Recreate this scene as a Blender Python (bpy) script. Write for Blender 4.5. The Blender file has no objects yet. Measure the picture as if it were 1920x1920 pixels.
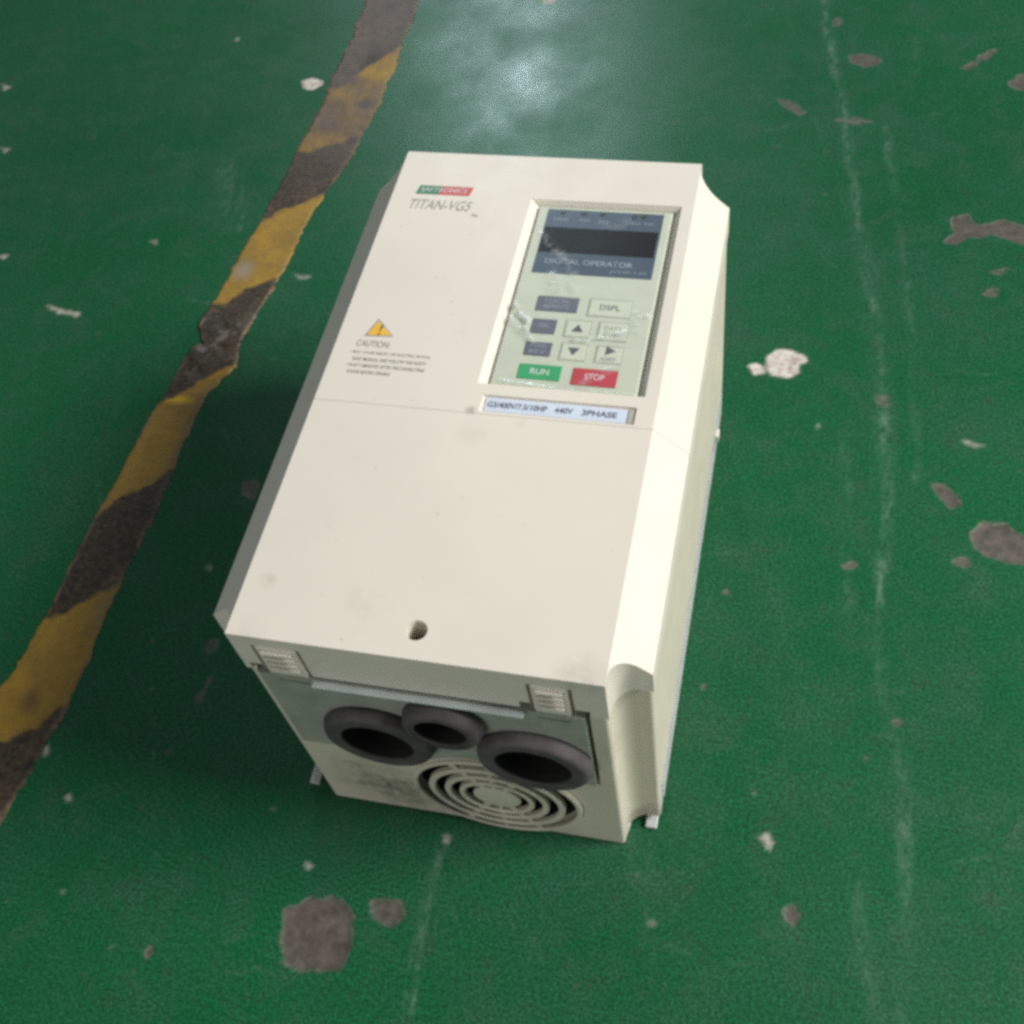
import bpy, bmesh, math, random
import numpy as np
from mathutils import Matrix, Vector, noise

random.seed(7)
rng = np.random.default_rng(11)
S = 0.1                                   # the numbers below are decimetres
C = bpy.context.scene.collection
sc = bpy.context.scene
RAD = math.radians

# ------------------------------------------------------------------ camera
R = np.array([[0.97031713, 0.20845529, -0.1226012],
              [0.10639509, -0.82322685, -0.55765369],
              [-0.21717446, 0.52805676, -0.82096974]])
CAM = np.array([2.18094709, -1.96408835, 6.07653317])
FPX = 2253.27
cam_d = bpy.data.cameras.new('camera')
cam = bpy.data.objects.new('camera', cam_d)
C.objects.link(cam)
M = Matrix.Identity(4)
for i in range(3):
    M[i][0] = R[0][i]; M[i][1] = -R[1][i]; M[i][2] = -R[2][i]; M[i][3] = CAM[i] * S
cam.matrix_world = M
cam_d.sensor_width = 36
cam_d.lens = 36 * FPX / 1920
cam_d.clip_start = 0.01
cam_d.clip_end = 200
cam_d.dof.use_dof = False
sc.camera = cam
sc.render.resolution_x = sc.render.resolution_y = 1024

# ------------------------------------------------------------------ light
world = bpy.data.worlds.new('World')
sc.world = world
world.use_nodes = True
bg = world.node_tree.nodes['Background']
bg.inputs[0].default_value = (0.93, 0.98, 1.0, 1)
bg.inputs[1].default_value = 0.10


def area(name, loc, target, sx, sy, power, col):
    d = bpy.data.lights.new(name, 'AREA')
    d.shape = 'RECTANGLE'; d.size = sx; d.size_y = sy; d.energy = power; d.color = col
    o = bpy.data.objects.new(name, d); C.objects.link(o)
    o.location = loc
    v = Vector(target) - Vector(loc)
    o.rotation_euler = v.to_track_quat('-Z', 'Y').to_euler()
    return o


area('window_light', (2.35, 0.35, 1.95), (0.05, 0.12, 0.05), 1.1, 0.9, 114, (1.0, 0.97, 0.925))
area('ceiling_light', (-1.26, 4.7, 3.0), (0.0, 0.55, 0), 0.20, 0.50, 36, (0.74, 0.90, 1.0))
area('front_fill', (-1.3, -3.0, 0.95), (0.05, 0.1, 0.1), 1.3, 0.9, 27, (1.0, 0.975, 0.93))  # added fill lamp, no known source; brightens the front and left faces

sc.view_settings.view_transform = 'Standard'
sc.view_settings.look = 'None'
sc.view_settings.gamma = 1
sc.view_settings.exposure = 0.10
sc.render.engine = 'CYCLES'
sc.cycles.pixel_filter_type = 'BLACKMAN_HARRIS'
sc.cycles.filter_width = 3.5
sc.cycles.use_denoising = False
sc.cycles.max_bounces = 8


def at(u, v, z=0.0, y=None):
    """point of the place that the photograph shows at u, v on height z (or on the plane y)"""
    d = R.T @ np.array([(u - 960) / FPX, (v - 960) / FPX, 1.0])
    t = (z - CAM[2]) / d[2] if y is None else (y - CAM[1]) / d[1]
    return CAM + t * d


# ------------------------------------------------------------------ material helpers
def mat(name):
    m = bpy.data.materials.new(name); m.use_nodes = True
    nt = m.node_tree
    b = nt.nodes['Principled BSDF']
    return m, nt, b


class NT:
    def __init__(s, nt): s.nt = nt

    def n(s, t, **kw):
        nd = s.nt.nodes.new(t)
        for k, v in kw.items(): setattr(nd, k, v)
        return nd

    def link(s, a, b): s.nt.links.new(a, b)

    def coord(s):
        return s.n('ShaderNodeTexCoord').outputs['Object']

    def noise(s, scale, detail=4, rough=.55, vec=None, dist=0.0):
        nd = s.n('ShaderNodeTexNoise')
        nd.inputs['Scale'].default_value = scale
        nd.inputs['Detail'].default_value = detail
        nd.inputs['Roughness'].default_value = rough
        nd.inputs['Distortion'].default_value = dist
        s.link(vec if vec is not None else s.coord(), nd.inputs['Vector'])
        return nd.outputs['Fac']

    def ramp(s, fac, a, b, lo=0., hi=1.):
        nd = s.n('ShaderNodeMapRange')
        s.link(fac, nd.inputs['Value'])
        for k, v in zip(('From Min', 'From Max', 'To Min', 'To Max'), (a, b, lo, hi)):
            nd.inputs[k].default_value = v
        return nd.outputs['Result']

    def math(s, op, a, b=None, clamp=False):
        nd = s.n('ShaderNodeMath', operation=op, use_clamp=clamp)
        for i, v in enumerate((a, b)):
            if v is None: continue
            if isinstance(v, (int, float)): nd.inputs[i].default_value = v
            else: s.link(v, nd.inputs[i])
        return nd.outputs[0]

    def mix(s, fac, a, b):
        nd = s.n('ShaderNodeMix', data_type='RGBA')
        for sock, v in ((nd.inputs[0], fac), (nd.inputs[6], a), (nd.inputs[7], b)):
            if isinstance(v, (int, float)): sock.default_value = v
            elif isinstance(v, tuple): sock.default_value = (*v, 1)
            else: s.link(v, sock)
        return nd.outputs[2]

    def attr(s, name):
        return s.n('ShaderNodeAttribute', attribute_name=name).outputs['Fac']

    def near(s, p, r, vec=None):
        """1 at the point p (metres), 0 from the distance r on"""
        nd = s.n('ShaderNodeVectorMath', operation='DISTANCE')
        s.link(vec if vec is not None else s.coord(), nd.inputs[0]); nd.inputs[1].default_value = p
        return s.ramp(nd.outputs['Value'], 0, r, 1, 0)

    def bump(s, h, strength, dist, bsdf):
        nd = s.n('ShaderNodeBump')
        nd.inputs['Strength'].default_value = strength
        nd.inputs['Distance'].default_value = dist
        s.link(h, nd.inputs['Height']); s.link(nd.outputs[0], bsdf.inputs['Normal'])


def plastic(name, col, rough=.42, grime=()):
    m, nt, b = mat(name); q = NT(nt)
    big = q.noise(9, 5)
    c = q.mix(q.ramp(big, .3, .7), tuple(x * .945 for x in col), tuple(min(1, x * 1.02) for x in col))
    # faint yellowing and tiny specks of dirt
    spk = q.ramp(q.noise(330, 2, .6), .72, .78, 0, .35)
    c = q.mix(spk, c, (.30, .27, .21))
    sm = q.math('MULTIPLY', q.ramp(q.noise(45, 6, .7), .60, .74, 0, .16), q.ramp(q.noise(6, 2), .45, .6))
    c = q.mix(sm, c, (.33, .29, .22))
    for p, r, amt, dark in grime:
        g = q.math('MULTIPLY', q.near(tuple(x * S for x in p), r * S), q.ramp(q.noise(95, 8, .75), .35, .62))
        c = q.mix(q.math('MULTIPLY', g, amt, True), c, dark)
    q.link(c, b.inputs['Base Color'])
    q.link(q.ramp(q.noise(60, 4), .3, .7, rough - .05, rough + .07), b.inputs['Roughness'])
    q.bump(q.noise(1700, 3, .6), .10, .0002, b)
    return m


def plain(name, col, rough=.5, metal=0., bump=None, vary=.12, spec=.5):
    m, nt, b = mat(name); q = NT(nt)
    n = q.noise(70, 5, .6)
    c = q.mix(q.ramp(n, .3, .7), tuple(x * (1 - vary) for x in col), tuple(x * (1 + vary) for x in col))
    q.link(c, b.inputs['Base Color'])
    b.inputs['Roughness'].default_value = rough
    b.inputs['Metallic'].default_value = metal
    b.inputs['Specular IOR Level'].default_value = spec
    if bump: q.bump(q.noise(bump[0], 4), bump[1], .0004, b)
    return m


CREAM = (.745, .703, .618)
DIRT = (.13, .12, .10)
m_cover = plastic('cream_plastic', CREAM, .40, (
    ((.10, .27, 1.86), .05, .6, (.30, .28, .2)), ((1.50, .02, 1.86), .14, .5, (.36, .32, .26)),
    ((.80, 1.16, 1.86), .10, .22, (.30, .28, .22)), ((.76, 1.27, 1.86), .035, .8, DIRT),
    ((.42, 2.45, 1.86), .30, .10, (.55, .48, .3)), ((.10, .02, 1.86), .10, .14, DIRT),
    ((1.0, 1.22, 1.86), .04, .15, DIRT)))
m_base = plastic('aged_cream_plastic', (.63, .595, .485), .45, (
    ((.36, 0, .33), .34, 1.1, DIRT), ((.56, 0, .16), .30, .9, DIRT), ((.25, 0, .55), .2, .35, DIRT),
    ((1.70, .1, .12), .16, 1.0, (.16, .11, .07)), ((1.1, 0, .05), .3, .3, DIRT),
    ((1.55, 0, 1.2), .2, .3, (.25, .24, .17)), ((1.0, 0, .75), .22, .35, DIRT)))
m_plate = plain('grey_green_painted_steel', (.32, .345, .29), .42, 0, (900, .12), .14)
m_lip = plain('bare_zinc_lip', (.62, .69, .70), .35, .35, None, .1)
m_alu = plain('bare_aluminium', (.50, .53, .53), .50, .30, (300, .15), .12)
m_sink = plain('dull_heat_sink', (.44, .47, .46), .5, .2, (300, .15), .15)
m_rubber = plain('black_rubber', (.078, .071, .072), .66, 0, (900, .35), .35, .35)
m_void = plain('interior_shade_black', (.012, .011, .010), .8, 0, None, .1)  # near-black: shade inside the openings put into the colour, fan included
m_overlay = plain('pale_green_keypad_film', (.53, .585, .475), .35, 0, None, .04)
m_screen = plain('slate_blue_print', (.055, .085, .125), .35, 0, None, .15)
m_display = plain('smoked_display_window', (.004, .005, .007), .30, 0, None, .1, .2)
m_keydark = plain('slate_key_print', (.115, .125, .165), .4, 0, None, .12)
m_keypale = plain('pale_key_print', (.56, .62, .50), .4, 0, None, .03)
m_keyline = plain('key_outline_print', (.40, .44, .36), .5)
m_green = plain('green_key_print', (.035, .34, .13), .4, 0, None, .15)
m_red = plain('red_key_print', (.50, .050, .070), .4, 0, None, .15)
m_ink = plain('grey_ink', (.36, .36, .33), .6)
m_inkdark = plain('dark_ink', (.10, .11, .13), .6)
m_white = plain('white_ink', (.75, .77, .76), .5)
m_faint = plain('faint_white_ink', (.30, .36, .42), .5)
m_logogreen = plain('logo_green_ink', (.055, .22, .12), .45)
m_logored = plain('logo_red_ink', (.55, .10, .11), .45)
m_yellow = plain('warning_yellow', (.82, .47, .03), .45)
m_label = plain('blue_white_paper', (.62, .70, .83), .45, 0, None, .03)
m_labelend = plain('label_slot_end', (.42, .41, .36), .5)
m_screw = plain('dull_steel_screw', (.22, .17, .13), .45, .5, None, .3)
m_led = plain('unlit_led', (.03, .035, .03), .3)

# ------------------------------------------------------------------ mesh helpers


def obj(name, me, m, parent=None):
    o = bpy.data.objects.new(name, me); C.objects.link(o)
    if m is not None and not len(me.materials): me.materials.append(m)
    if parent is not None: o.parent = parent
    return o


def mesh(name, verts, faces):
    me = bpy.data.meshes.new(name)
    me.from_pydata([tuple(c * S for c in v) for v in verts], [], faces)
    me.validate(); me.update()
    bm = bmesh.new(); bm.from_mesh(me)
    bmesh.ops.recalc_face_normals(bm, faces=bm.faces)
    bm.to_mesh(me); bm.free()
    return me


def boxes(name, lst):
    """boxes (x0,y0,z0,x1,y1,z1) in one mesh"""
    v, f = [], []
    for x0, y0, z0, x1, y1, z1 in lst:
        b = len(v)
        v += [(x0, y0, z0), (x1, y0, z0), (x1, y1, z0), (x0, y1, z0), (x0, y0, z1), (x1, y0, z1), (x1, y1, z1), (x0, y1, z1)]
        f += [tuple(b + i for i in q) for q in ((0, 3, 2, 1), (4, 5, 6, 7), (0, 1, 5, 4), (1, 2, 6, 5), (2, 3, 7, 6), (3, 0, 4, 7))]
    return mesh(name, v, f)


def prism(name, poly, lo, hi, axis='z'):
    """outline extruded along z (poly = x,y) or y (poly = x,z)"""
    n = len(poly)
    if axis == 'z': v = [(a, b, lo) for a, b in poly] + [(a, b, hi) for a, b in poly]
    else: v = [(a, lo, b) for a, b in poly] + [(a, hi, b) for a, b in poly]
    f = [tuple(range(n))[::-1], tuple(range(n, 2 * n))] + [(i, (i + 1) % n, n + (i + 1) % n, n + i) for i in range(n)]
    return mesh(name, v, f)


def bevel(o, w, seg=3, ang=35):
    b = o.modifiers.new('bevel', 'BEVEL'); b.width = w * S; b.segments = seg
    b.limit_method = 'ANGLE'; b.angle_limit = RAD(ang)
    return b


def smooth(me, ang=40):
    me.polygons.foreach_set('use_smooth', [True] * len(me.polygons))
    me.set_sharp_from_angle(angle=RAD(ang))


def bake(o, cutters=(), ang=40, wn=True):
    """cut the cutters out of o and keep the result as plain mesh"""
    tmp = []
    for me in cutters:
        k = bpy.data.objects.new('cut', me); C.objects.link(k); tmp.append(k)
        b = o.modifiers.new('cut', 'BOOLEAN'); b.operation = 'DIFFERENCE'; b.solver = 'EXACT'; b.object = k
    dg = bpy.context.evaluated_depsgraph_get(); dg.update()
    me = bpy.data.meshes.new_from_object(o.evaluated_get(dg), preserve_all_data_layers=True, depsgraph=dg)
    o.modifiers.clear(); old = o.data; o.data = me
    for k in tmp: bpy.data.objects.remove(k)
    me.name = o.name
    smooth(me, ang)
    if wn:
        w = o.modifiers.new('normals', 'WEIGHTED_NORMAL'); w.keep_sharp = True
    return o


def text(name, body, x, y, z, h, m, parent, width=None, shear=0., face='up', bold=0., align='LEFT'):
    """flat lettering: on a face seen from above (up) at x, y = lower left corner"""
    cu = bpy.data.curves.new(name, 'FONT'); cu.body = body; cu.size = 1; cu.shear = shear; cu.offset = bold
    t = bpy.data.objects.new('t', cu); C.objects.link(t)
    dg = bpy.context.evaluated_depsgraph_get(); dg.update()
    me = bpy.data.meshes.new_from_object(t.evaluated_get(dg)); bpy.data.objects.remove(t)
    co = np.empty(len(me.vertices) * 3); me.vertices.foreach_get('co', co); co = co.reshape(-1, 3)
    co[:, 0] -= co[:, 0].min(); co[:, 1] -= co[:, 1].min()
    k = h / co[:, 1].max(); kx = width / co[:, 0].max() if width else k
    co[:, 0] *= kx; co[:, 1] *= k
    if align == 'CENTER': co[:, 0] -= co[:, 0].max() / 2
    co[:, 0] += x; co[:, 1] += y; co[:, 2] = z
    me.vertices.foreach_set('co', (co * S).ravel()); me.update()
    me.materials.clear()
    return obj(name, me, m, parent)


def lathe(name, prof, c, n=48, closed=False):
    """profile (radius, y) turned round the y axis through c = x, z"""
    v, f = [], []
    for r, y in prof:
        for k in range(n):
            a = 2 * math.pi * k / n
            v.append((c[0] + r * math.cos(a), y, c[1] + r * math.sin(a)))
    m = len(prof)
    for i in range(m if closed else m - 1):
        for k in range(n):
            a, b = i * n + k, i * n + (k + 1) % n
            j = ((i + 1) % m) * n
            f.append((a, b, j + (k + 1) % n, j + k))
    return mesh(name, v, f)


def lathez(name, prof, c, n=32):
    v, f = [], []
    for r, z in prof:
        for k in range(n):
            a = 2 * math.pi * k / n
            v.append((c[0] + r * math.cos(a), c[1] + r * math.sin(a), z))
    for i in range(len(prof) - 1):
        for k in range(n):
            f.append((i * n + k, i * n + (k + 1) % n, (i + 1) * n + (k + 1) % n, (i + 1) * n + k))
    f.append(tuple(range(n)))
    return mesh(name, v, f)


# ------------------------------------------------------------------ floor
def seg_dist(X, Y, pts):
    d = np.full(X.shape, 1e9)
    for (x0, y0), (x1, y1) in zip(pts[:-1], pts[1:]):
        dx, dy = x1 - x0, y1 - y0
        t = np.clip(((X - x0) * dx + (Y - y0) * dy) / (dx * dx + dy * dy + 1e-12), 0, 1)
        d = np.minimum(d, np.hypot(X - x0 - t * dx, Y - y0 - t * dy))
    return d


def inside(X, Y, pts):
    r = np.zeros(X.shape, bool); n = len(pts)
    for i in range(n):
        x0, y0 = pts[i]; x1, y1 = pts[(i + 1) % n]
        if y0 == y1: continue
        c = ((y0 > Y) != (y1 > Y)) & (X < (x1 - x0) * (Y - y0) / (y1 - y0) + x0)
        r ^= c
    return r


def vnoise(X, Y, scale, seed=0, octs=4):
    """value noise on arrays, 0..1"""
    out = np.zeros(X.shape); amp = 1.; tot = 0.
    g = np.random.default_rng(seed)
    for o in range(octs):
        T = g.random((256, 256))
        x = X * scale; y = Y * scale
        xi = np.floor(x).astype(int); yi = np.floor(y).astype(int)
        fx = x - xi; fy = y - yi; fx = fx * fx * (3 - 2 * fx); fy = fy * fy * (3 - 2 * fy)
        a = T[xi & 255, yi & 255]; b = T[(xi + 1) & 255, yi & 255]
        c = T[xi & 255, (yi + 1) & 255]; d = T[(xi + 1) & 255, (yi + 1) & 255]
        out += amp * ((a * (1 - fx) + b * fx) * (1 - fy) + (c * (1 - fx) + d * fx) * fy)
        tot += amp; amp *= .5; scale *= 2.03
    return out / tot


def axis(a, b, step, far):
    c = list(np.arange(a, b, step))
    return np.array([-far, -far / 2, -far / 4] + c + [far / 4, far / 2, far])


ax = axis(-6.2, 4.4, .0155, 120.); ay = axis(-2.2, 8.2, .0155, 120.)
GX, GY = np.meshgrid(ax, ay)


def pp(*uv): return [tuple(at(u, v)[:2]) for u, v in uv]


def sub(pts, pad):
    xs = [p[0] for p in pts]; ys = [p[1] for p in pts]
    i0, i1 = np.searchsorted(ax, [min(xs) - pad, max(xs) + pad]); j0, j1 = np.searchsorted(ay, [min(ys) - pad, max(ys) + pad])
    return np.s_[j0:j1, i0:i1]


chip = np.zeros(GX.shape); pale = np.zeros(GX.shape); streak = np.zeros(GX.shape)
WOB = vnoise(GX, GY, 14., 5, 3) - .5


def blot(layer, uv, amt=1., soft=.022, wob=.05):
    pts = pp(*uv); s = sub(pts, .3)
    X, Y = GX[s], GY[s]
    d = seg_dist(X, Y, pts + pts[:1]); d = np.where(inside(X, Y, pts), d, -d) + WOB[s] * wob
    layer[s] = np.maximum(layer[s], amt * np.clip(d / soft + .5, 0, 1))


def line(layer, uv, w, amt, patchy=.5, seed=1):
    pts = pp(*uv); s = sub(pts, w * 4)
    X, Y = GX[s], GY[s]
    d = seg_dist(X + (vnoise(X, Y, 2.2, seed + 40, 3) - .5) * w * 1.6, Y, pts)
    k = np.exp(-(d / w) ** 2) * np.clip(1 - patchy + patchy * 2.6 * (vnoise(X, Y * .6, 5.5, seed, 5) - .32), 0, 1.3)
    k = k * np.clip((vnoise(X * 1.6, Y * .5, 26, seed + 60, 3) - .28) / .35, 0, 1.2)
    layer[s] = np.maximum(layer[s], amt * k)


# bare patches where the green paint has come off
blot(chip, [(535, 1705), (575, 1683), (640, 1690), (662, 1725), (662, 1775), (640, 1815), (560, 1820), (528, 1805), (530, 1750)], .95)
blot(chip, [(700, 1690), (722, 1678), (750, 1692), (757, 1715), (735, 1742), (705, 1730), (693, 1708)], .9)
blot(chip, [(1818, 1000), (1840, 978), (1885, 980), (1915, 1005), (1940, 1030), (1940, 1060), (1880, 1052), (1830, 1030)], .9)
blot(chip, [(1745, 908), (1768, 908), (1795, 928), (1806, 948), (1785, 953), (1765, 935)], .9)
blot(chip, [(1782, 408), (1815, 404), (1830, 420), (1880, 412), (1930, 425), (1930, 462), (1860, 440), (1815, 445), (1795, 460), (1765, 455), (1788, 437)], .9)
blot(chip, [(1590, 105), (1620, 100), (1650, 112), (1648, 122), (1620, 125), (1598, 118)], .85)
blot(chip, [(1458, 186), (1485, 190), (1512, 210), (1500, 216), (1475, 205)], .7)
blot(chip, [(1800, 128), (1850, 98), (1872, 90), (1862, 104), (1815, 130)], .85)
blot(chip, [(1890, 152), (1915, 140), (1950, 150), (1950, 175), (1905, 168)], .85)
blot(chip, [(1575, 1058), (1600, 1050), (1614, 1058), (1600, 1068), (1585, 1068)], .8)
blot(chip, [(1790, 1052), (1810, 1048), (1826, 1060), (1805, 1062)], .75)
blot(chip, [(1855, 510), (1885, 498), (1892, 505), (1870, 514)], .65)
blot(chip, [(1842, 550), (1868, 542), (1866, 556), (1850, 558)], .6)
blot(chip, [(1558, 225), (1600, 220), (1640, 228), (1600, 233)], .45)
blot(chip, [(1560, 38), (1575, 32), (1582, 44), (1566, 50)], .5)
blot(chip, [(455, 905), (480, 895), (486, 915), (476, 935), (460, 925)], .6)
blot(chip, [(385, 1205), (408, 1195), (410, 1215), (390, 1222)], .5)
blot(chip, [(365, 1310), (400, 1262), (385, 1300), (372, 1330)], .4)
blot(chip, [(305, 1408), (325, 1400), (318, 1420)], .4)
blot(chip, [(270, 1785), (280, 1778), (286, 1790), (276, 1797)], .8)
blot(chip, [(1352, 1108), (1362, 1104), (1366, 1112), (1356, 1116)], .7)
blot(chip, [(1470, 1708), (1484, 1702), (1496, 1716), (1488, 1728), (1474, 1722)], .8)
blot(chip, [(1640, 745), (1662, 738), (1668, 760), (1645, 765)], .35)
blot(chip, [(1315, 1290), (1322, 1286), (1324, 1296)], .5)
blot(chip, [(1675, 1352), (1690, 1348), (1696, 1358), (1682, 1360)], .5)
# pale spots: paint drips and knocked white filler
blot(pale, [(567, 152), (585, 146), (605, 152), (605, 160), (585, 168), (568, 166)], 1., .02, .02)
blot(pale, [(1437, 668), (1455, 656), (1480, 656), (1510, 668), (1513, 678), (1500, 682), (1498, 700), (1475, 708), (1450, 703), (1438, 690)], .95, .02, .03)
blot(pale, [(1404, 685), (1418, 682), (1434, 690), (1432, 700), (1415, 702)], 1., .02, .02)
blot(pale, [(1420, 1568), (1438, 1562), (1454, 1580), (1446, 1598), (1436, 1590)], .7, .02, .05)
blot(pale, [(78, 1410), (90, 1395), (96, 1408), (82, 1424)], .6)
blot(pale, [(90, 573), (118, 580), (148, 588), (146, 593), (110, 588)], .55)
blot(pale, [(0, 275), (18, 280), (8, 286)], .5)
blot(pale, [(0, 480), (16, 478), (8, 488)], .45)
blot(pale, [(0, 155), (22, 163), (8, 170)], .4)
blot(pale, [(552, 514), (582, 520), (560, 522)], .35)
blot(pale, [(573, 1620), (590, 1622), (580, 1628)], .5)
blot(pale, [(120, 1494), (130, 1490), (132, 1500), (124, 1502)], .55)
blot(pale, [(828, 1562), (846, 1566), (842, 1582), (832, 1578)], .35)
blot(pale, [(278, 452), (292, 450), (294, 458)], .35)
blot(pale, [(1406, 1480), (1420, 1484), (1414, 1492)], .3)
blot(pale, [(1012, -6), (1045, -6), (1042, 5), (1020, 6)], .6)
blot(pale, [(1808, 828), (1848, 836), (1830, 838)], .35)
blot(pale, [(202, 1776), (0, 0), (0, 0)][:1] * 1 + [(212, 1774), (208, 1782)], .4)
for k in range(26):
    u, v = rng.uniform(0, 1920), rng.uniform(0, 1920); a = rng.uniform(3, 7)
    t = rng.uniform(0, 3.14); b = a * rng.uniform(.3, .9)
    poly = [(u + a * math.cos(t) * math.cos(w) - b * math.sin(t) * math.sin(w), v + a * math.sin(t) * math.cos(w) + b * math.cos(t) * math.sin(w)) for w in np.linspace(0, 5.4, 7)]
    blot(pale if rng.random() < .5 else chip, poly, rng.uniform(.12, .42), .02, .03)
# trails rubbed into the paint
line(streak, [(1545, 0), (1560, 110), (1590, 250), (1598, 330), (1618, 480), (1645, 620), (1655, 760), (1665, 900), (1660, 1000), (1645, 1160), (1660, 1280), (1690, 1440), (1700, 1560), (1700, 1700), (1690, 1930)], .034, .62, .75, 1)
line(streak, [(1590, 360), (1620, 500), (1640, 660), (1662, 900)], .07, .28, .9, 2)
line(streak, [(1720, 0), (1716, 120), (1700, 200)], .03, .22, .9, 3)
line(streak, [(1660, 240), (1690, 480), (1712, 640), (1722, 900)], .035, .30, .9, 4)
line(streak, [(1590, 800), (1580, 1000), (1590, 1140)], .035, .26, .9, 5)
line(streak, [(1600, 1560), (1618, 1740), (1640, 1930)], .045, .28, .9, 6)
line(streak, [(1222, 1600), (1215, 1760), (1225, 1930)], .025, .2, .9, 7)
line(streak, [(838, 1570), (810, 1660), (790, 1760), (772, 1900)], .012, .6, .6, 8)
line(streak, [(825, 1590), (795, 1690), (772, 1790), (755, 1930)], .012, .5, .6, 9)
line(streak, [(0, 330), (180, 310), (400, 280)], .02, .15, .9, 10)
line(streak, [(420, 300), (430, 380), (440, 420)], .10, .35, .7, 11)
line(streak, [(300, 720), (160, 730)], .01, .16, .9, 12)
line(streak, [(1180, 1642), (1215, 1642)], .02, .35, .6, 13)
for k in range(130):
    u, v = rng.uniform(0, 1920), rng.uniform(0, 1920); t = rng.uniform(-.5, .5) + (0 if rng.random() < .6 else 1.4)
    L_ = rng.uniform(15, 90)
    uv = [(u, v), (u + L_ * math.cos(t) * .5, v + L_ * math.sin(t) * .5 + rng.uniform(-4, 4)), (u + L_ * math.cos(t), v + L_ * math.sin(t))]
    line(streak, uv, rng.uniform(.006, .013), rng.uniform(.1, .42), .8, 20 + k)

nx, ny = len(ax), len(ay)
V = np.stack([GX, GY, -.009 * chip ** 2], -1).reshape(-1, 3) * S
idx = np.arange(nx * ny).reshape(ny, nx)
F = np.stack([idx[:-1, :-1], idx[:-1, 1:], idx[1:, 1:], idx[1:, :-1]], -1).reshape(-1, 4)


def fast_mesh(name, V, F):
    me = bpy.data.meshes.new(name)
    me.vertices.add(len(V)); me.vertices.foreach_set('co', V.astype(np.float32).ravel())
    me.loops.add(F.size); me.loops.foreach_set('vertex_index', F.ravel().astype(np.int32))
    me.polygons.add(len(F)); me.polygons.foreach_set('loop_start', np.arange(0, F.size, 4, dtype=np.int32))
    me.polygons.foreach_set('loop_total', np.full(len(F), 4, np.int32))
    me.update(calc_edges=True)
    return me


def put(me, name, arr):
    a = me.attributes.new(name, 'FLOAT', 'POINT'); a.data.foreach_set('value', np.asarray(arr, np.float32).ravel())


fm = fast_mesh('floor', V, F)
put(fm, 'chip', chip); put(fm, 'pale', pale); put(fm, 'streak', streak)

m_floor, nt, b = mat('green_floor_paint'); q = NT(nt)
c = q.mix(q.ramp(q.noise(3.0, 4, .5), .32, .68), (.0060, .108, .036), (.0080, .150, .047))
c = q.mix(q.ramp(q.noise(11, 6, .65), .42, .72, 0, .75), c, (.030, .130, .072))
c = q.mix(q.ramp(q.noise(36, 6, .7, None, .6), .48, .74, 0, .60), c, (.070, .138, .095))      # dusty scuffs
c = q.mix(q.ramp(q.noise(55, 5, .7), .56, .76, 0, .50), c, (.060, .058, .040))               # brownish dirt
c = q.mix(q.ramp(q.noise(620, 2, .8), .36, .60, 0, .80), c, (.004, .040, .018))              # fine grain of the coat
c = q.mix(q.ramp(q.noise(640, 2, .8), .54, .70, 0, .60), c, (.034, .215, .100))
fine = q.ramp(q.noise(330, 5, .75), .38, .62, .15, 1.45)
c = q.mix(q.math('MULTIPLY', q.attr('streak'), fine, True), c, (.125, .220, .165))
chipcol = q.mix(q.ramp(q.noise(130, 6, .7), .35, .65), (.062, .048, .046), (.135, .108, .100))
cm = q.math('MULTIPLY', q.attr('chip'), q.ramp(q.noise(420, 3, .7), .2, .6, .72, 1.1), True)
rimb = q.math('MULTIPLY', q.ramp(q.attr('chip'), .05, .4), q.ramp(q.attr('chip'), .45, .8, 1, 0), True)
c = q.mix(cm, c, chipcol)
c = q.mix(q.math('MULTIPLY', rimb, q.ramp(q.noise(240, 4, .7), .4, .6, .0, .55), True), c, (.20, .18, .155))
palecol = q.mix(q.ramp(q.noise(160, 6, .7), .38, .62), (.42, .34, .30), (.78, .74, .68))
c = q.mix(q.math('MULTIPLY', q.attr('pale'), 1.0, True), c, palecol)
q.link(c, b.inputs['Base Color'])
r = q.ramp(q.noise(14, 5, .6), .3, .7, .27, .40)
q.link(q.math('ADD', r, q.math('MULTIPLY', q.math('MAXIMUM', cm, q.attr('pale')), .35), True), b.inputs['Roughness'])
b.inputs['Specular IOR Level'].default_value = .32
h = q.math('ADD', q.math('MULTIPLY', q.noise(420, 4, .6), .25), q.math('MULTIPLY', q.noise(30, 3), .45))
h = q.math('SUBTRACT', h, q.math('MULTIPLY', cm, .6))
q.bump(h, .22, .0011, b)
fo = obj('floor', fm, m_floor); fo['kind'] = 'structure'; fo['label'] = 'worn green painted workshop floor with chips and trails'

# ------------------------------------------------------------------ hazard tape on the floor
m_tape, nt, b = mat('hazard_tape_vinyl'); q = NT(nt)
wear_shade = q.attr('wear_shade')
n1 = q.noise(42, 8, .75); n2 = q.noise(240, 6, .7)
yel = q.mix(q.ramp(n1, .35, .68), (.37, .225, .028), (.23, .145, .030))
yel = q.mix(q.ramp(n2, .52, .72, 0, .75), yel, (.15, .095, .04))
yel = q.mix(q.attr('fresh'), yel, (.66, .46, .02))
blk = q.mix(q.ramp(n2, .38, .62), (.018, .015, .013), (.062, .046, .030))
blk = q.mix(q.ramp(q.noise(26, 6, .75), .50, .66, 0, .6), blk, (.105, .075, .045))
blk = q.mix(q.ramp(q.noise(330, 5, .75), .53, .68, 0, .85), blk, (.15, .098, .035))
c = q.mix(q.attr('yellow'), blk, yel)
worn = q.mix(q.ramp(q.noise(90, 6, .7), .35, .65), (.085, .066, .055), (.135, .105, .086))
c = q.mix(q.math('MULTIPLY', wear_shade, q.ramp(n1, .25, .65, .55, 1.15), True), c, worn)
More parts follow.
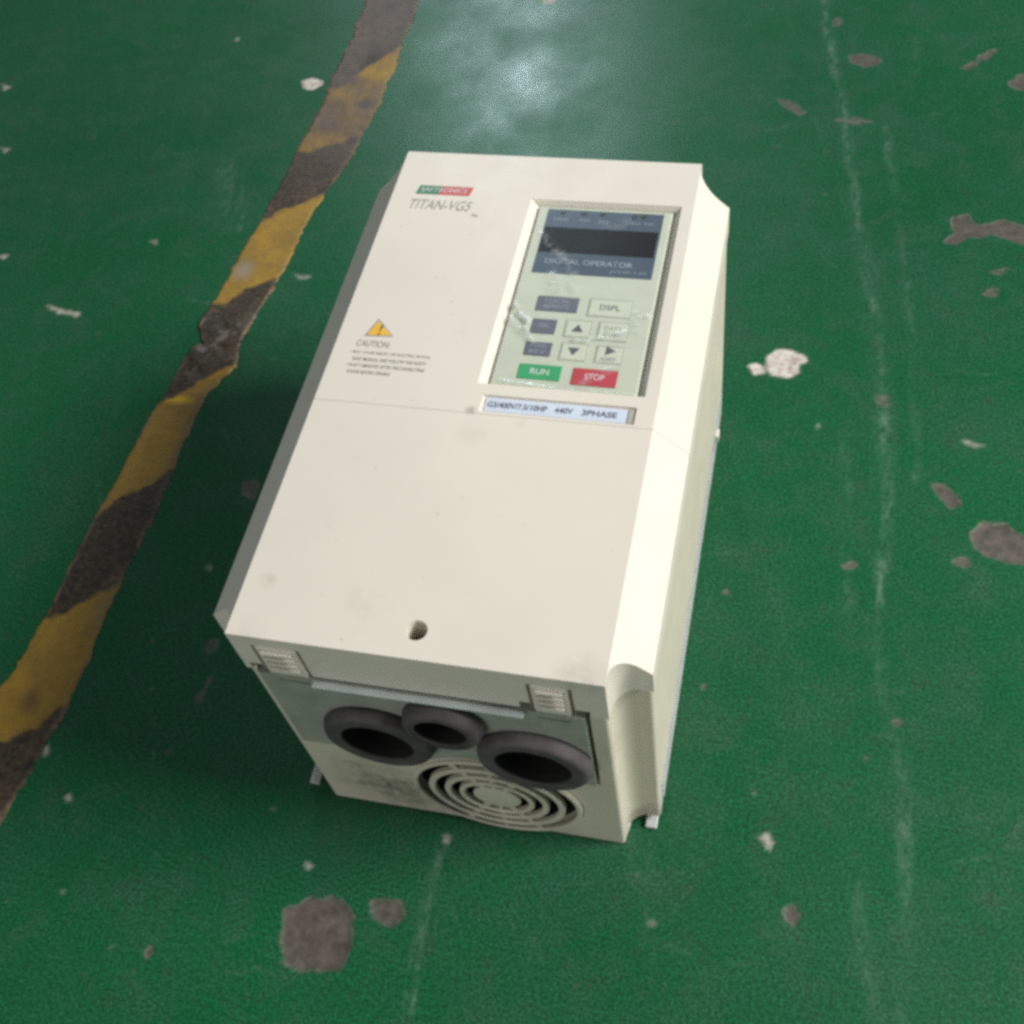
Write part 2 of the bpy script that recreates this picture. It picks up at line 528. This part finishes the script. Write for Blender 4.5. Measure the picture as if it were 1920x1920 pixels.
c = q.mix(q.math('MULTIPLY', q.attr('edge'), q.ramp(n2, .35, .55), True), c, (.22, .155, .085))
c = q.mix(q.math('MULTIPLY', q.attr('scuff'), 1., True), c, (.26, .25, .24))
q.link(c, b.inputs['Base Color']); b.inputs['Roughness'].default_value = .5
q.bump(q.noise(260, 5, .7), .5, .0006, b)

left1 = pp((728, -80), (690, 0), (600, 200), (538, 320), (480, 430), (420, 530), (380, 596), (373, 622), (384, 650))
right1 = pp((828, -80), (788, 0), (712, 200), (650, 310), (592, 390), (545, 480), (508, 550), (478, 600), (446, 655))
left2 = pp((374, 646), (347, 668), (322, 715), (300, 750), (240, 860), (180, 970), (134, 1060), (90, 1150), (40, 1230), (0, 1290), (-70, 1410), (-150, 1540))
right2 = pp((452, 652), (443, 690), (418, 710), (385, 745), (335, 860), (290, 965), (250, 1045), (210, 1130), (168, 1235), (120, 1335), (80, 1410), (0, 1545), (-70, 1660))
# borders between black and yellow: (point on the left edge, point on the right edge)
BORD = [pp(a, b_) for a, b_ in (((655, 155), (742, 92)), ((552, 292), (652, 265)), ((490, 415), (600, 370)), ((398, 578), (518, 525)), ((305, 752), (412, 700)),
                                ((188, 962), (325, 885)), ((72, 1178), (240, 1090)), ((-5, 1390), (112, 1336)))]


def tape(name, left, right, z, label, seed, joint_y):
    n = 420; m = 34
    def resample(p, n):
        p = np.array(p); d = np.r_[0, np.cumsum(np.hypot(*np.diff(p, axis=0).T))]; s = np.linspace(0, d[-1], n)
        return np.stack([np.interp(s, d, p[:, 0]), np.interp(s, d, p[:, 1])], -1)
    Lp, Rp = resample(left, n), resample(right, n)
    g = np.random.default_rng(seed)
    t = np.linspace(0, 1, m)
    ea = (vnoise(Lp[:, 0] * 0 + 3, Lp[:, 1], 5, seed, 5) - .5) * .10 + (vnoise(Lp[:, 0] * 0 + 3, Lp[:, 1], 22, seed + 7, 3) - .5) * .07; eb = (vnoise(Rp[:, 0] * 0 + 9, Rp[:, 1], 5, seed + 1, 5) - .5) * .10 + (vnoise(Rp[:, 0] * 0 + 9, Rp[:, 1], 22, seed + 8, 3) - .5) * .07
    T = ea[:, None] * (1 - t) + eb[:, None] * t + t[None, :]
    X = Lp[:, None, 0] * (1 - T) + Rp[:, None, 0] * T; Y = Lp[:, None, 1] * (1 - T) + Rp[:, None, 1] * T
    jn = np.exp(-((Y - joint_y) / .16) ** 2)
    Z = z + .003 * vnoise(X, Y, 9, seed + 2, 3) + jn * .030 * vnoise(X, Y, 7, seed + 3, 2)
    Z[:, 0] = Z[:, -1] = .002; Z[0] = .001; Z[-1] = .001
    cnt = np.zeros(X.shape)
    for (p0, p1) in BORD:
        yb = p0[1] + (p1[1] - p0[1]) * np.clip((X - p0[0]) / (p1[0] - p0[0]), -.3, 1.3)
        cnt += np.clip((yb - Y + (vnoise(X, Y, 9, 3, 5) - .5) * .16) / .035 + .5, 0, 1)
    yellow = 1 - np.abs((cnt % 2) - 1)
    wear_shade = np.clip((Y - 4.7) / .7, 0, 1) * np.clip(.25 + 1.2 * vnoise(X, Y, 1.6, 7, 4), 0, 1)
    wear_shade = wear_shade * (1 - .9 * np.clip((T - .35 + (vnoise(X, Y, 7, 77, 4) - .5) * .5) / .2, 0, 1) * np.exp(-((Y - 6.22) / .2) ** 4))
    wear_shade = np.maximum(wear_shade, np.clip((Y - 4.9) / .5, 0, 1) * np.clip((6.05 - Y) / .3, 0, 1) * np.clip(.35 + .9 * vnoise(X, Y, 4, 78, 4), 0, 1))
    wear_shade = np.maximum(wear_shade, np.clip((T - .80) / .1, 0, 1) * np.clip((2.75 - Y) / .1, 0, 1) * np.clip((Y - 1.55) / .3, 0, 1) * .45)  # right strip of the lower tape: the box's shadow painted in brown
    wear_shade = np.maximum(wear_shade, np.clip((.14 - T) / .08, 0, 1) * np.clip((Y - 1.0) / .3, 0, 1) * .15)
    wear_shade = np.maximum(wear_shade, np.clip((T - .8) / .15, 0, 1) * np.clip((Y - 1.) / .2, 0, 1) * .0)
    edge = np.clip((.13 * vnoise(X, Y, 6, 19, 4) - np.minimum(T, 1 - T)) / .05, 0, 1) * np.clip((vnoise(X, Y, 4, 9, 4) - .35) / .2, 0, .8)
    edge = np.maximum(edge, np.clip((T - .66) / .2, 0, 1) * np.clip((1.5 - np.abs(Y - .95) * 5), 0, 1) * .8)
    scuff = jn * np.clip((vnoise(X, Y, 11, 12, 4) - .60) / .06, 0, 1) * .5
    cx, cy = at(458, 508)[:2]
    scuff = np.maximum(scuff, np.clip(1.1 - np.hypot(X - cx, (Y - cy) * .8) / .10, 0, 1) * .7)
    cx, cy = at(60, 1315)[:2]
    fade = np.clip(1.1 - np.hypot(X - cx, (Y - cy) * .8) / .08, 0, 1)
    yellow = yellow * (1 - .6 * fade)
    fx, fy = at(335, 750)[:2]
    fresh = np.clip(1.1 - np.hypot((X - fx) * .8, (Y - fy) * 2) / .10, 0, 1)
    V = np.stack([X, Y, Z], -1).reshape(-1, 3) * S
    idx = np.arange(n * m).reshape(n, m)
    F = np.stack([idx[:-1, :-1], idx[1:, :-1], idx[1:, 1:], idx[:-1, 1:]], -1).reshape(-1, 4)
    me = fast_mesh(name, V, F)
    for k, a in dict(yellow=yellow, wear_shade=wear_shade, edge=edge, scuff=scuff, fresh=fresh).items(): put(me, k, a)
    me.polygons.foreach_set('use_smooth', [True] * len(F))
    o = obj(name, me, m_tape)
    o['label'] = label; o['category'] = 'floor tape'
    return o


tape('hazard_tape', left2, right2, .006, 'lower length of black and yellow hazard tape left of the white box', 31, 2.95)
tape('hazard_tape', left1, right1, .009, 'upper length of striped floor tape, worn brown towards its far end', 41, 3.15)

# ------------------------------------------------------------------ the inverter
W, L, H, HC, CH, OY = 1.595, 3.0, 1.861, 1.708, .160, .150
SEAM = 1.256
ZS = 1.552                                                    # lower rim of the covers
drive = bpy.data.objects.new('motor_inverter', None); C.objects.link(drive)
drive.empty_display_size = .05
drive['label'] = 'cream plastic motor inverter lying on its back on the green floor, keypad facing up'
drive['category'] = 'inverter'


def corner(sx, sy, x0, y0, ch, oy, r=.11, n=10):
    """points of a scooped corner, from the long end face towards the side"""
    p = [(x0, y0), (x0, y0 + sy * (oy - r))]
    cx, cy = x0 + sx * r, y0 + sy * (oy - r)
    for k in range(1, n + 1):
        a = math.pi / 2 * k / n
        p.append((cx - sx * r * math.cos(a), cy + sy * r * math.sin(a)))
    p.append((x0 + sx * ch, y0 + sy * oy))
    return p


def shell(name, y0, y1, front, back, z0, flat_top=None, ins=0., m=None):
    x0, x1 = ins, W - ins; a, b_ = y0 + (ins if front else 0), y1 - (ins if back else 0)
    ch = CH
    fr = corner(1, 1, x1, a, ch, OY) if front else [(x1, a), (x1 + ch, a)]
    fl = corner(-1, 1, x0, a, ch, OY) if front else [(x0, a), (x0 - ch, a)]
    br = corner(1, -1, x1, b_, ch, OY) if back else [(x1, b_), (x1 + ch, b_)]
    bl = corner(-1, -1, x0, b_, ch, OY) if back else [(x0, b_), (x0 - ch, b_)]
    loop = fr + br[::-1] + bl + fl[::-1]
    n = len(loop)
    def zt(x):
        if flat_top is not None: return flat_top
        return H - max(0, x - x1, x0 - x) * (H - HC) / CH
    v = [(x, y, z0) for x, y in loop] + [(x, y, zt(x)) for x, y in loop]
    f = [(i, (i + 1) % n, n + (i + 1) % n, n + i) for i in range(n)]
    f.append(tuple(range(n))[::-1])
    if flat_top is not None: f.append(tuple(range(n, 2 * n)))
    else:
        e = 1e-6
        mid = [i for i in range(n) if -e + x0 <= loop[i][0] <= x1 + e]
        rt = [i for i in range(n) if loop[i][0] >= x1 - e]
        lt = [i for i in range(n) if loop[i][0] <= x0 + e]
        # the far points of the panel edge belong to the panel only
        if front: rt = [i for i in rt if loop[i] != fr[0]]; lt = [i for i in lt if loop[i] != fl[0]]
        if back: rt = [i for i in rt if loop[i] != br[0]]; lt = [i for i in lt if loop[i] != bl[0]]
        nfr, nbr = len(fr), len(br)
        if lt and lt[0] < lt[-1]:
            pass
        for g in (mid, rt, lt): f.append(tuple(n + i for i in g))
    me = bpy.data.meshes.new(name); me.from_pydata([tuple(c * S for c in q_) for q_ in v], [], f)
    bm = bmesh.new(); bm.from_mesh(me)
    bmesh.ops.recalc_face_normals(bm, faces=bm.faces); bm.to_mesh(me); bm.free()
    at_ = me.attributes.new('bevel_weight_edge', 'FLOAT', 'EDGE')
    bm = bmesh.new(); bm.from_mesh(me); bm.edges.ensure_lookup_table(); w_ = []
    for e_ in bm.edges:
        sharp = len(e_.link_faces) == 2 and e_.calc_face_angle(0) > RAD(30)
        seam = abs(sum(v_.co.y for v_ in e_.verts) / 2 / S - SEAM) < .02 and abs(e_.verts[0].co.y - e_.verts[1].co.y) < 1e-4
        w_.append((.06 if seam else 1.) if sharp else 0.)
    bm.free(); at_.data.foreach_set('value', w_)
    return obj(name, me, m, drive)


def cyl_z(c, r, z0, z1, n=40):
    return prism('c', [(c[0] + r * math.cos(2 * math.pi * k / n), c[1] + r * math.sin(2 * math.pi * k / n)) for k in range(n)], z0, z1)


def cyl_y(c, r, y0, y1, n=72):
    return prism('c', [(c[0] + r * math.cos(2 * math.pi * k / n), c[1] + r * math.sin(2 * math.pi * k / n)) for k in range(n)], y0, y1, 'y')


def frustum(x0, y0, x1, y1, z0, z1, g):
    gl, gb, gr, gt = g if isinstance(g, tuple) else (g,) * 4
    """cutter whose upper rim (z1) is wider by g than its floor (z0)"""
    v = [(x0, y0, z0), (x1, y0, z0), (x1, y1, z0), (x0, y1, z0), (x0 - gl, y0 - gb, z1), (x1 + gr, y0 - gb, z1), (x1 + gr, y1 + gt, z1), (x0 - gl, y1 + gt, z1)]
    return mesh('c', v, [(0, 3, 2, 1), (4, 5, 6, 7), (0, 1, 5, 4), (1, 2, 6, 5), (2, 3, 7, 6), (3, 0, 4, 7)])


low = shell('terminal_cover', 0, SEAM - .0010, True, False, ZS, m=m_cover)
bevel(low, .036, 5).limit_method = 'WEIGHT'
tabs = [(.105, .290), (1.285, 1.440)]
slits = []
for x0, x1 in tabs:
    slits += [(x0 - .016, -.1, ZS - .05, x0, .06, 1.785), (x1, -.1, ZS - .05, x1 + .016, .06, 1.785)]
slits += [(.030, -.1, ZS - .05, .0885, .45, 1.606), (1.222, -.1, ZS - .05, 1.2685, .45, 1.606), (1.4565, -.1, ZS - .05, 1.520, .45, 1.600)]
bake(low, [cyl_z((.800, .131), .046, 1.62, 2.2), boxes('c', slits)])
up = shell('front_cover', SEAM + .0010, L, False, True, ZS, m=m_cover)
bevel(up, .036, 5).limit_method = 'WEIGHT'
OPZ = H - .042
KT = H - .021
_p = [at(u, v, KT) for u, v in ((1010, 381), (1262, 401), (921, 717), (1194, 747))]
OX0, OX1, OY0, OY1 = (_p[0][0] + _p[2][0]) / 2, (_p[1][0] + _p[3][0]) / 2, (_p[2][1] + _p[3][1]) / 2, (_p[0][1] + _p[1][1]) / 2
bake(up, [frustum(OX0 - .006, OY0 - .006, OX1 + .006, OY1 + .003, OPZ, H + .02, (.060, .014, .050, .026)),
          frustum(.800, 1.276, 1.505, 1.368, H - .014, H + .02, .006)])
# dark slit floor between the two covers
base = shell('base_housing', 0, L, True, True, 0, flat_top=ZS - .006, ins=.006, m=m_base)
bevel(base, .018, 3).limit_method = 'WEIGHT'
FC = (.972, .432); FR_ = .402
arch = [(.040, .785)]
a0 = math.asin((.785 - FC[1]) / .452)
arch += [(FC[0] - .452 * math.cos(a), FC[1] + .452 * math.sin(a)) for a in np.linspace(a0, math.pi - a0, 22)]
arch += [(1.512, .785), (1.512, 1.60), (.040, 1.60)]
feet = [(x, y, -.1, x + .165, y + .50, .075) for x in (-.165, W + .0) for y in (-.2, L - .3)]
bake(base, [prism('c', arch, -.2, .070, 'y'), cyl_y(FC, FR_, -.2, .34),
            boxes('c', feet)])

# ribs on the two latch tabs
for x0, x1 in tabs:
    t = obj('latch_tab', boxes('latch_tab', [(x0 + .004, -.006, ZS - .012, x1 - .004, .03, 1.775)]), m_cover, drive); bevel(t, .006, 2)
    for k in range(4):
        z = 1.600 + k * .046
        r_ = obj('rib', boxes('rib', [(x0 + .022, -.020, z, x1 - .022, -.004, z + .017)]), m_cover, t); bevel(r_, .005, 2)

# cable plate with its bent lip and slots
plate = obj('cable_plate', prism('cable_plate', [(.048, .795)] + [(FC[0] - .462 * math.cos(a), FC[1] + .462 * math.sin(a)) for a in np.linspace(a0, math.pi - a0, 22)]
                                 + [(1.494, .795), (1.494, 1.535), (.048, 1.535)], -.008, .05, 'y'), m_plate, drive)
bevel(plate, .006, 2)
GR = [(.506, 1.058, .268, .172, .072), (1.234, 1.054, .268, .176, .072), (.856, 1.325, .186, .118, .088)]
bake(plate, [cyl_y((x, z), r_ + .03, -.2, .2) for x, z, R_, r_, p_ in GR]
     + [boxes('c', [(.135, -.1, 1.484, .285, .02, 1.496), (1.292, -.1, 1.484, 1.432, .02, 1.496)])])
lip = obj('lip', boxes('lip', [(.305, -.040, 1.520, 1.240, -.006, 1.536)]), m_lip, plate); bevel(lip, .005, 2)
back = obj('inner_shade_sheet', boxes('inner_shade_sheet', [(.05, .0715, .80, 1.50, .08, 1.53)]), m_void, drive)  # black sheet added behind the plate in place of inner shade
for x, z, R_, r_, p_ in GR:
    prof = [(r_ + .028, .03), (R_ - .012, -.009), (R_ - .002, -.014), (R_, -.022), (R_ - .006, -p_ * .52), (R_ - .012, -p_ * .76), (R_ - .022, -p_ * .92), (R_ - .036, -p_ * .99),
            (R_ - .050, -p_ * 1.0), (r_ + .022, -p_ * .94), (r_ + .010, -p_ * .97), (r_ + .002, -p_ * .95), (r_ - .001, -p_ * .80)]
    g = obj('rubber_grommet', lathe('rubber_grommet', prof, (x, z), 64), m_rubber, drive); smooth(g.data, 50)
    obj('grommet_hole_shade', lathe('grommet_hole_shade', [(r_ - .0015, -p_ * .82), (r_ - .006, -p_ * .3), (r_ - .008, .060), (.001, .065)], (x, z), 48), m_void, g)  # black liner: the shade in the hole is put into its colour

# fan grille: rings with open slots between them, hub and spokes; fan behind
rings = [(.345, .312), (.264, .232), (.190, .162)]
gr_parent = obj('fan_grille', lathe('fan_grille', [(.120, .012), (.120, -.008), (.100, -.014), (.001, -.014), (.001, .012)], FC, 64), m_base, drive)
smooth(gr_parent.data, 35)
for ro, ri in rings:
    e = .005
    pr = [(ri, .010), (ri, -.012), (ri + e, -.017), (ro - e, -.017), (ro, -.012), (ro, .010)]
    r_ = obj('ring', lathe('ring', pr, FC, 72, closed=True), m_base, gr_parent); smooth(r_.data, 40)
obj('rim', lathe('rim', [(.402, .02), (.402, -.010), (.408, -.015), (.422, -.015), (.428, -.010), (.428, .01)], FC, 72, closed=True), m_base, gr_parent)
obj('fan_duct_shade', lathe('fan_duct_shade', [(.4005, .045), (.4005, .33), (.001, .33)], FC, 48), m_void, drive)  # black lining paints the shade behind the grille
for a in (62, 118, 242, 298, 90, 270):
    a = RAD(a); w_ = .016 if a not in (RAD(90), RAD(270)) else .010
    d = (math.cos(a), math.sin(a)); n_ = (-d[1] * w_, d[0] * w_)
    poly = [(FC[0] + d[0] * .12 + n_[0], FC[1] + d[1] * .12 + n_[1]), (FC[0] + d[0] * .12 - n_[0], FC[1] + d[1] * .12 - n_[1]),
            (FC[0] + d[0] * .401 - n_[0], FC[1] + d[1] * .401 - n_[1]), (FC[0] + d[0] * .401 + n_[0], FC[1] + d[1] * .401 + n_[1])]
    obj('spoke', prism('spoke', poly, -.006, .012, 'y'), m_base, gr_parent)
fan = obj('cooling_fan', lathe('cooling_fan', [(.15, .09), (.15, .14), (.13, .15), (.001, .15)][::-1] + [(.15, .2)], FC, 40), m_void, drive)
for k in range(7):
    a = 2 * math.pi * k / 7
    p = []
    for r_, da, y_ in ((.14, 0, .13), (.37, .12, .12), (.37, .62, .22), (.14, .62, .22)):
        p.append((FC[0] + r_ * math.cos(a + da), y_, FC[1] + r_ * math.sin(a + da)))
    v = p + [(x, y + .012, z) for x, y, z in p]
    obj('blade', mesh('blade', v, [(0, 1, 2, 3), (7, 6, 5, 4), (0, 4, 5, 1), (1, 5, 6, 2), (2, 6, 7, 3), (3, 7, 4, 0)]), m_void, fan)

# aluminium back plate with open mounting slots at its corners
def uslot(x0, x1, y, s):
    return [(x0, y), (x0, y + s * .09)] + [((x0 + x1) / 2 - (x1 - x0) / 2 * math.cos(a), y + s * (.09 + (x1 - x0) / 2 * math.sin(a))) for a in np.linspace(.3, math.pi - .3, 5)] + [(x1, y + s * .09), (x1, y)]


o1, o2 = .018, L - .018
pl = [(-.150, .050)] + uslot(-.095, -.005, .050, 1) + [(W - .005, .050)] + uslot(W + .005, W + .082, .108, 1) + [(W + .140, .108), (W + .140, o2)] \
    + uslot(W + .03, W + .085, o2, -1)[::-1] + uslot(-.075, -.025, o2, -1)[::-1] + [(-.150, o2)]
mp = obj('mounting_plate', prism('mounting_plate', pl, .002, .030), m_alu, drive); bevel(mp, .004, 2)
# heat sink rails along both sides, with fins
for sx, xs in ((1, W + CH - .012), (-1, -CH + .012)):
    a_, b_ = (xs - .004, xs + .008) if sx > 0 else (xs - .008, xs + .004)
    hs = obj('heat_sink', boxes('heat_sink', [(a_, OY + .06, .085, b_, L - OY - .06, .36)]), m_sink, drive); bevel(hs, .006, 2)
    for k in range(3):
        z = .12 + k * .08
        fx = (b_ - .002, b_ + .005) if sx > 0 else (a_ - .005, a_ + .002)
        f_ = obj('fin', boxes('fin', [(fx[0], OY + .09, z, fx[1], L - OY - .09, z + .03)]), m_sink, hs)
    # small catch half way along the side
    cx = (W + CH - .014, W + CH + .018) if sx > 0 else (-CH - .018, -CH + .014)
    t = obj('side_catch', boxes('side_catch', [(cx[0], 2.44, .24, cx[1], 2.50, .30)]), m_cover, drive); bevel(t, .006, 2)

# screw in the hole of the terminal cover
sw = obj('cover_screw', lathez('cover_screw', [(.001, 1.735), (.030, 1.735), (.036, 1.728), (.036, 1.66), (.001, 1.66)], (.800, .131)), m_screw, drive)
smooth(sw.data, 40)
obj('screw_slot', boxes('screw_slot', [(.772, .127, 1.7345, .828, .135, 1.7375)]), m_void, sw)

# ---- lettering on the cover
ZP = H + .0022


def quad(name, pts, z, m, parent, th=.002):
    o = obj(name, prism(name, pts, z - th, z), m, parent)
    return o


def tri_px(*uv, z=H): return [tuple(at(u, v, z)[:2]) for u, v in uv]


logo = quad('logo_bar', [(.128, 2.672), (.248, 2.672), (.268, 2.736), (.140, 2.736)], ZP, m_logogreen, drive)
quad('red_field', [(.2485, 2.672), (.420, 2.672), (.432, 2.736), (.2685, 2.736)], ZP, m_logored, logo)
text('logo_text', 'SAFTRONICS', .150, 2.688, ZP + .002, .032, m_white, logo, .255, .2)
text('model_text', 'TITAN-VG5', .118, 2.560, ZP, .070, m_ink, drive, .335, .25, bold=.0)
text('small_text', 'Plus', .468, 2.520, ZP, .022, m_ink, drive, .035)
tr = quad('warning_sign', tri_px((711, 598), (738, 632), (683, 630)), ZP, m_ink, drive)
quad('yellow_field', tri_px((711, 603), (733, 630), (689, 628)), ZP + .0015, m_yellow, tr)
text('exclamation_mark', '!', .196, 1.672, ZP + .003, .070, m_inkdark, tr, None, .1)
text('caution_heading', 'CAUTION:', .108, 1.598, ZP, .038, m_ink, drive, .17, bold=.01)
for k, (s_, x_, w_) in enumerate((('• MAY CAUSE INJURY OR ELECTRIC SHOCK.', .094, .402), ('READ MANUAL AND FOLLOW THE SAFETY', .116, .370),
                                  ('• WAIT 5 MINUTES AFTER DISCONNECTING', .094, .392), ('POWER BEFORE OPENING', .112, .215))):
    text('caution_text', s_, x_, 1.548 - k * .040, ZP, .020, m_ink, drive, w_, bold=.01)

# ---- label strip in its slot
ls = obj('rating_label', boxes('rating_label', [(.815, 1.283, H - .0138, 1.470, 1.362, H - .009)]), m_label, drive)
obj('slot_end', boxes('slot_end', [(1.474, 1.281, H - .0138, 1.500, 1.364, H - .006)]), m_labelend, ls)
for s_, xa, xb in (('G3/400V/7.5/10HP', .826, 1.105), ('440V', 1.140, 1.225), ('3PHASE', 1.265, 1.425)):
    text('rating_text', s_, xa, 1.306, H - .0078, .033, m_inkdark, ls, xb - xa, bold=.02)

# ---- keypad
key_b = obj('digital_operator', boxes('digital_operator', [(OX0, OY0, OPZ + .001, OX1, OY1, KT - .0015)]), m_overlay, drive); bevel(key_b, .012, 3)


def rc(uv, z=KT):
    """axis-aligned rectangle from four photographed corners TL TR BL BR"""
    p = [at(u, v, z) for u, v in uv]
    return (p[0][0] + p[2][0]) / 2, (p[2][1] + p[3][1]) / 2, (p[1][0] + p[3][0]) / 2, (p[0][1] + p[1][1]) / 2


sx0, sy0, sx1, sy1 = rc([(1026, 391), (1245, 403), (1000, 510), (1222, 525)])
scr = quad('display_panel', [(sx0, sy0), (sx1, sy0), (sx1, sy1), (sx0, sy1)], KT, m_screen, key_b)
dx0, dy0, dx1, dy1 = rc([(1029, 425), (1233, 437), (1014, 471), (1222, 484)])
quad('display_window', [(sx0 + .004, dy0), (sx1 - .012, dy0), (sx1 - .012, dy1), (sx0 + .004, dy1)], KT + .0015, m_display, key_b)
for u, v in ((1057, 398), (1096, 400), (1131, 402), (1190, 407), (1208, 407)):
    p = at(u, v, KT)
    o = obj('indicator_led', lathez('indicator_led', [(.001, KT + .0024), (.013, KT + .0022), (.016, KT + .0005), (.001, KT)], (p[0], p[1]), 20), m_led, key_b)
for s_, u, v, w_ in (('DRIVE', 1038, 414, .075), ('FWD', 1085, 416, .055), ('REV', 1122, 419, .055), ('SEQ  REF', 1178, 422, .13)):
    p = at(u, v, KT); text('indicator_text', s_, p[0], p[1], KT + .0012, .022, m_faint, key_b, w_)
p = at(1016, 496, KT); text('operator_text', 'DIGITAL OPERATOR', p[0] + .01, p[1] + .012, KT + .0012, .034, m_faint, key_b, .44, bold=.01)
p = at(1142, 513, KT); text('operator_code', 'JVOP-130', p[0], sy0 + .022, KT + .0012, .022, m_faint, key_b, .18)
KEYS = [('dark', [(1009, 553), (1085, 560), (1005, 582), (1083, 587)], 'LOCAL\nREMOTE'),
        ('pale', [(1110, 561), (1185, 567), (1102, 591), (1180, 596)], 'DSPL'),
        ('dark', [(999, 597), (1046, 600), (994, 624), (1039, 627)], 'JOG'),
        ('pale', [(1066, 601), (1107, 604), (1057, 629), (1104, 633)], 'up'),
        ('pale', [(1126, 605), (1177, 608), (1120, 637), (1174, 640)], 'DATA\nENTER'),
        ('dark', [(986, 640), (1035, 643), (982, 665), (1032, 669)], 'FWD\nREV'),
        ('pale', [(1056, 644), (1100, 647), (1049, 673), (1095, 676)], 'down'),
        ('pale', [(1123, 650), (1168, 653), (1115, 679), (1164, 682)], 'right'),
        ('green', [(974, 681), (1054, 687), (970, 708), (1049, 716)], 'RUN'),
        ('red', [(1077, 689), (1160, 697), (1068, 721), (1154, 728)], 'STOP')]
for kind, uv, lab in KEYS:
    x0, y0, x1, y1 = rc(uv)
    km = dict(dark=m_keydark, pale=m_keypale, green=m_green, red=m_red)[kind]
    kb = obj('key', boxes('key', [(x0, y0, KT - .002, x1, y1, KT + .003)]), km, key_b); bevel(kb, .002, 1)
    cx, cy = (x0 + x1) / 2, (y0 + y1) / 2; zt = KT + .0042
    if kind == 'pale':
        g = .006
        obj('key_outline', boxes('key_outline', [(x0 - g, y0 - g, KT - .001, x1 + g, y0, KT + .0015), (x0 - g, y1, KT - .001, x1 + g, y1 + g, KT + .0015),
                                                 (x0 - g, y0, KT - .001, x0, y1, KT + .0015), (x1, y0, KT - .001, x1 + g, y1, KT + .0015)]), m_keyline, key_b)
    tw = (x1 - x0) * .62
    if lab in ('up', 'down', 'right'):
        s_ = .028; sh = dict(up=[(-s_, -s_ * .8), (s_, -s_ * .8), (0, s_ * .9)], down=[(-s_, s_ * .8), (0, -s_ * .9), (s_, s_ * .8)], right=[(-s_ * .7, -s_), (s_, 0), (-s_ * .7, s_)])[lab]
        oy = .022 if lab == 'right' else 0
        quad('arrow_mark', [(cx + a, cy + b_ + oy) for a, b_ in sh], zt, m_inkdark, key_b, .001)
        if lab == 'right': text('key_text', 'RESET', cx, y0 + .008, zt, .022, m_ink, key_b, tw, align='CENTER', bold=.02)
    elif '\n' in lab:
        for k, s_ in enumerate(lab.split('\n')):
            text('key_text', s_, cx, cy + .006 - k * .038, zt, .024, m_ink if kind == 'pale' else m_faint, key_b, tw, align='CENTER')
    else:
        text('key_text', lab, cx, cy - .016, zt, .034, {'pale': m_inkdark, 'dark': m_faint}.get(kind, m_white), key_b, tw * (.8 if kind == 'pale' else .7), align='CENTER')

# ---- crinkled protective film over the keypad
fx0, fx1, fy0, fy1 = OX0 + .002, OX1 - .002, OY0 + .002, OY1 - .002
nu, nv = 150, 260
FX, FY = np.meshgrid(np.linspace(fx0, fx1, nu), np.linspace(fy0, fy1, nv))
hgt = .006 * vnoise(FX, FY, 3, 61, 2)
mk = np.zeros(FX.shape)
def kp(*uv): return [tuple(at(u, v, KT)[:2]) for u, v in uv]
CRE = [(kp((966, 572), (975, 590), (992, 604), (986, 622), (998, 642)), .012, 1.),
       (kp((958, 600), (972, 618), (990, 630)), .016, .55),
       (kp((1016, 442), (1030, 462), (1056, 486), (1074, 515), (1076, 560)), .020, .26),
       (kp((1040, 520), (1042, 548)), .026, .30),
       (kp((1078, 640), (1100, 641), (1130, 636), (1160, 629)), .010, .65),
       (kp((1202, 600), (1212, 598), (1224, 591)), .009, .75),
       (kp((1195, 590), (1190, 620), (1160, 632)), .03, .30),
       (kp((1180, 420), (1140, 432)), .03, .12),
       (kp((1160, 690), (1130, 700), (1090, 724)), .02, .25),
       (kp((938, 716), (990, 724), (1060, 736), (1190, 744)), .012, .25)]
for pts, w_, a_ in CRE:
    d = seg_dist(FX, FY, pts) + (vnoise(FX, FY, 30, 66, 3) - .5) * w_ * 1.2
    k = np.exp(-(d / w_) ** 2)
    hgt += k * .010 * a_; mk = np.maximum(mk, k * a_ * np.clip((vnoise(FX, FY, 34, 67, 4) - .30) * 3.0, 0, 1))
FZ = KT + .0075 + hgt
Vf = np.stack([FX, FY, FZ], -1).reshape(-1, 3) * S
idx = np.arange(nu * nv).reshape(nv, nu)
Ff = np.stack([idx[:-1, :-1], idx[:-1, 1:], idx[1:, 1:], idx[1:, :-1]], -1).reshape(-1, 4)
me = fast_mesh('protective_film', Vf, Ff); put(me, 'wrinkle', mk)
me.polygons.foreach_set('use_smooth', [True] * len(Ff))
m_film, nt, b = mat('clear_protective_film'); q = NT(nt)
out = nt.nodes['Material Output']
tr_ = q.n('ShaderNodeBsdfTransparent'); gl = q.n('ShaderNodeBsdfGlossy'); df = q.n('ShaderNodeBsdfDiffuse')
gl.inputs['Roughness'].default_value = .22; df.inputs['Color'].default_value = (.82, .86, .86, 1)
m1 = q.n('ShaderNodeMixShader'); m2 = q.n('ShaderNodeMixShader')
q.link(q.math('ADD', q.math('MULTIPLY', q.attr('wrinkle'), .38), .022, True), m1.inputs[0])
q.link(tr_.outputs[0], m1.inputs[1]); q.link(gl.outputs[0], m1.inputs[2])
q.link(q.math('ADD', q.math('MULTIPLY', q.attr('wrinkle'), .60), .012, True), m2.inputs[0])
q.link(m1.outputs[0], m2.inputs[1]); q.link(df.outputs[0], m2.inputs[2])
q.link(m2.outputs[0], out.inputs['Surface'])
film = obj('protective_film', me, m_film, key_b)
film['label'] = 'clear crinkled film'
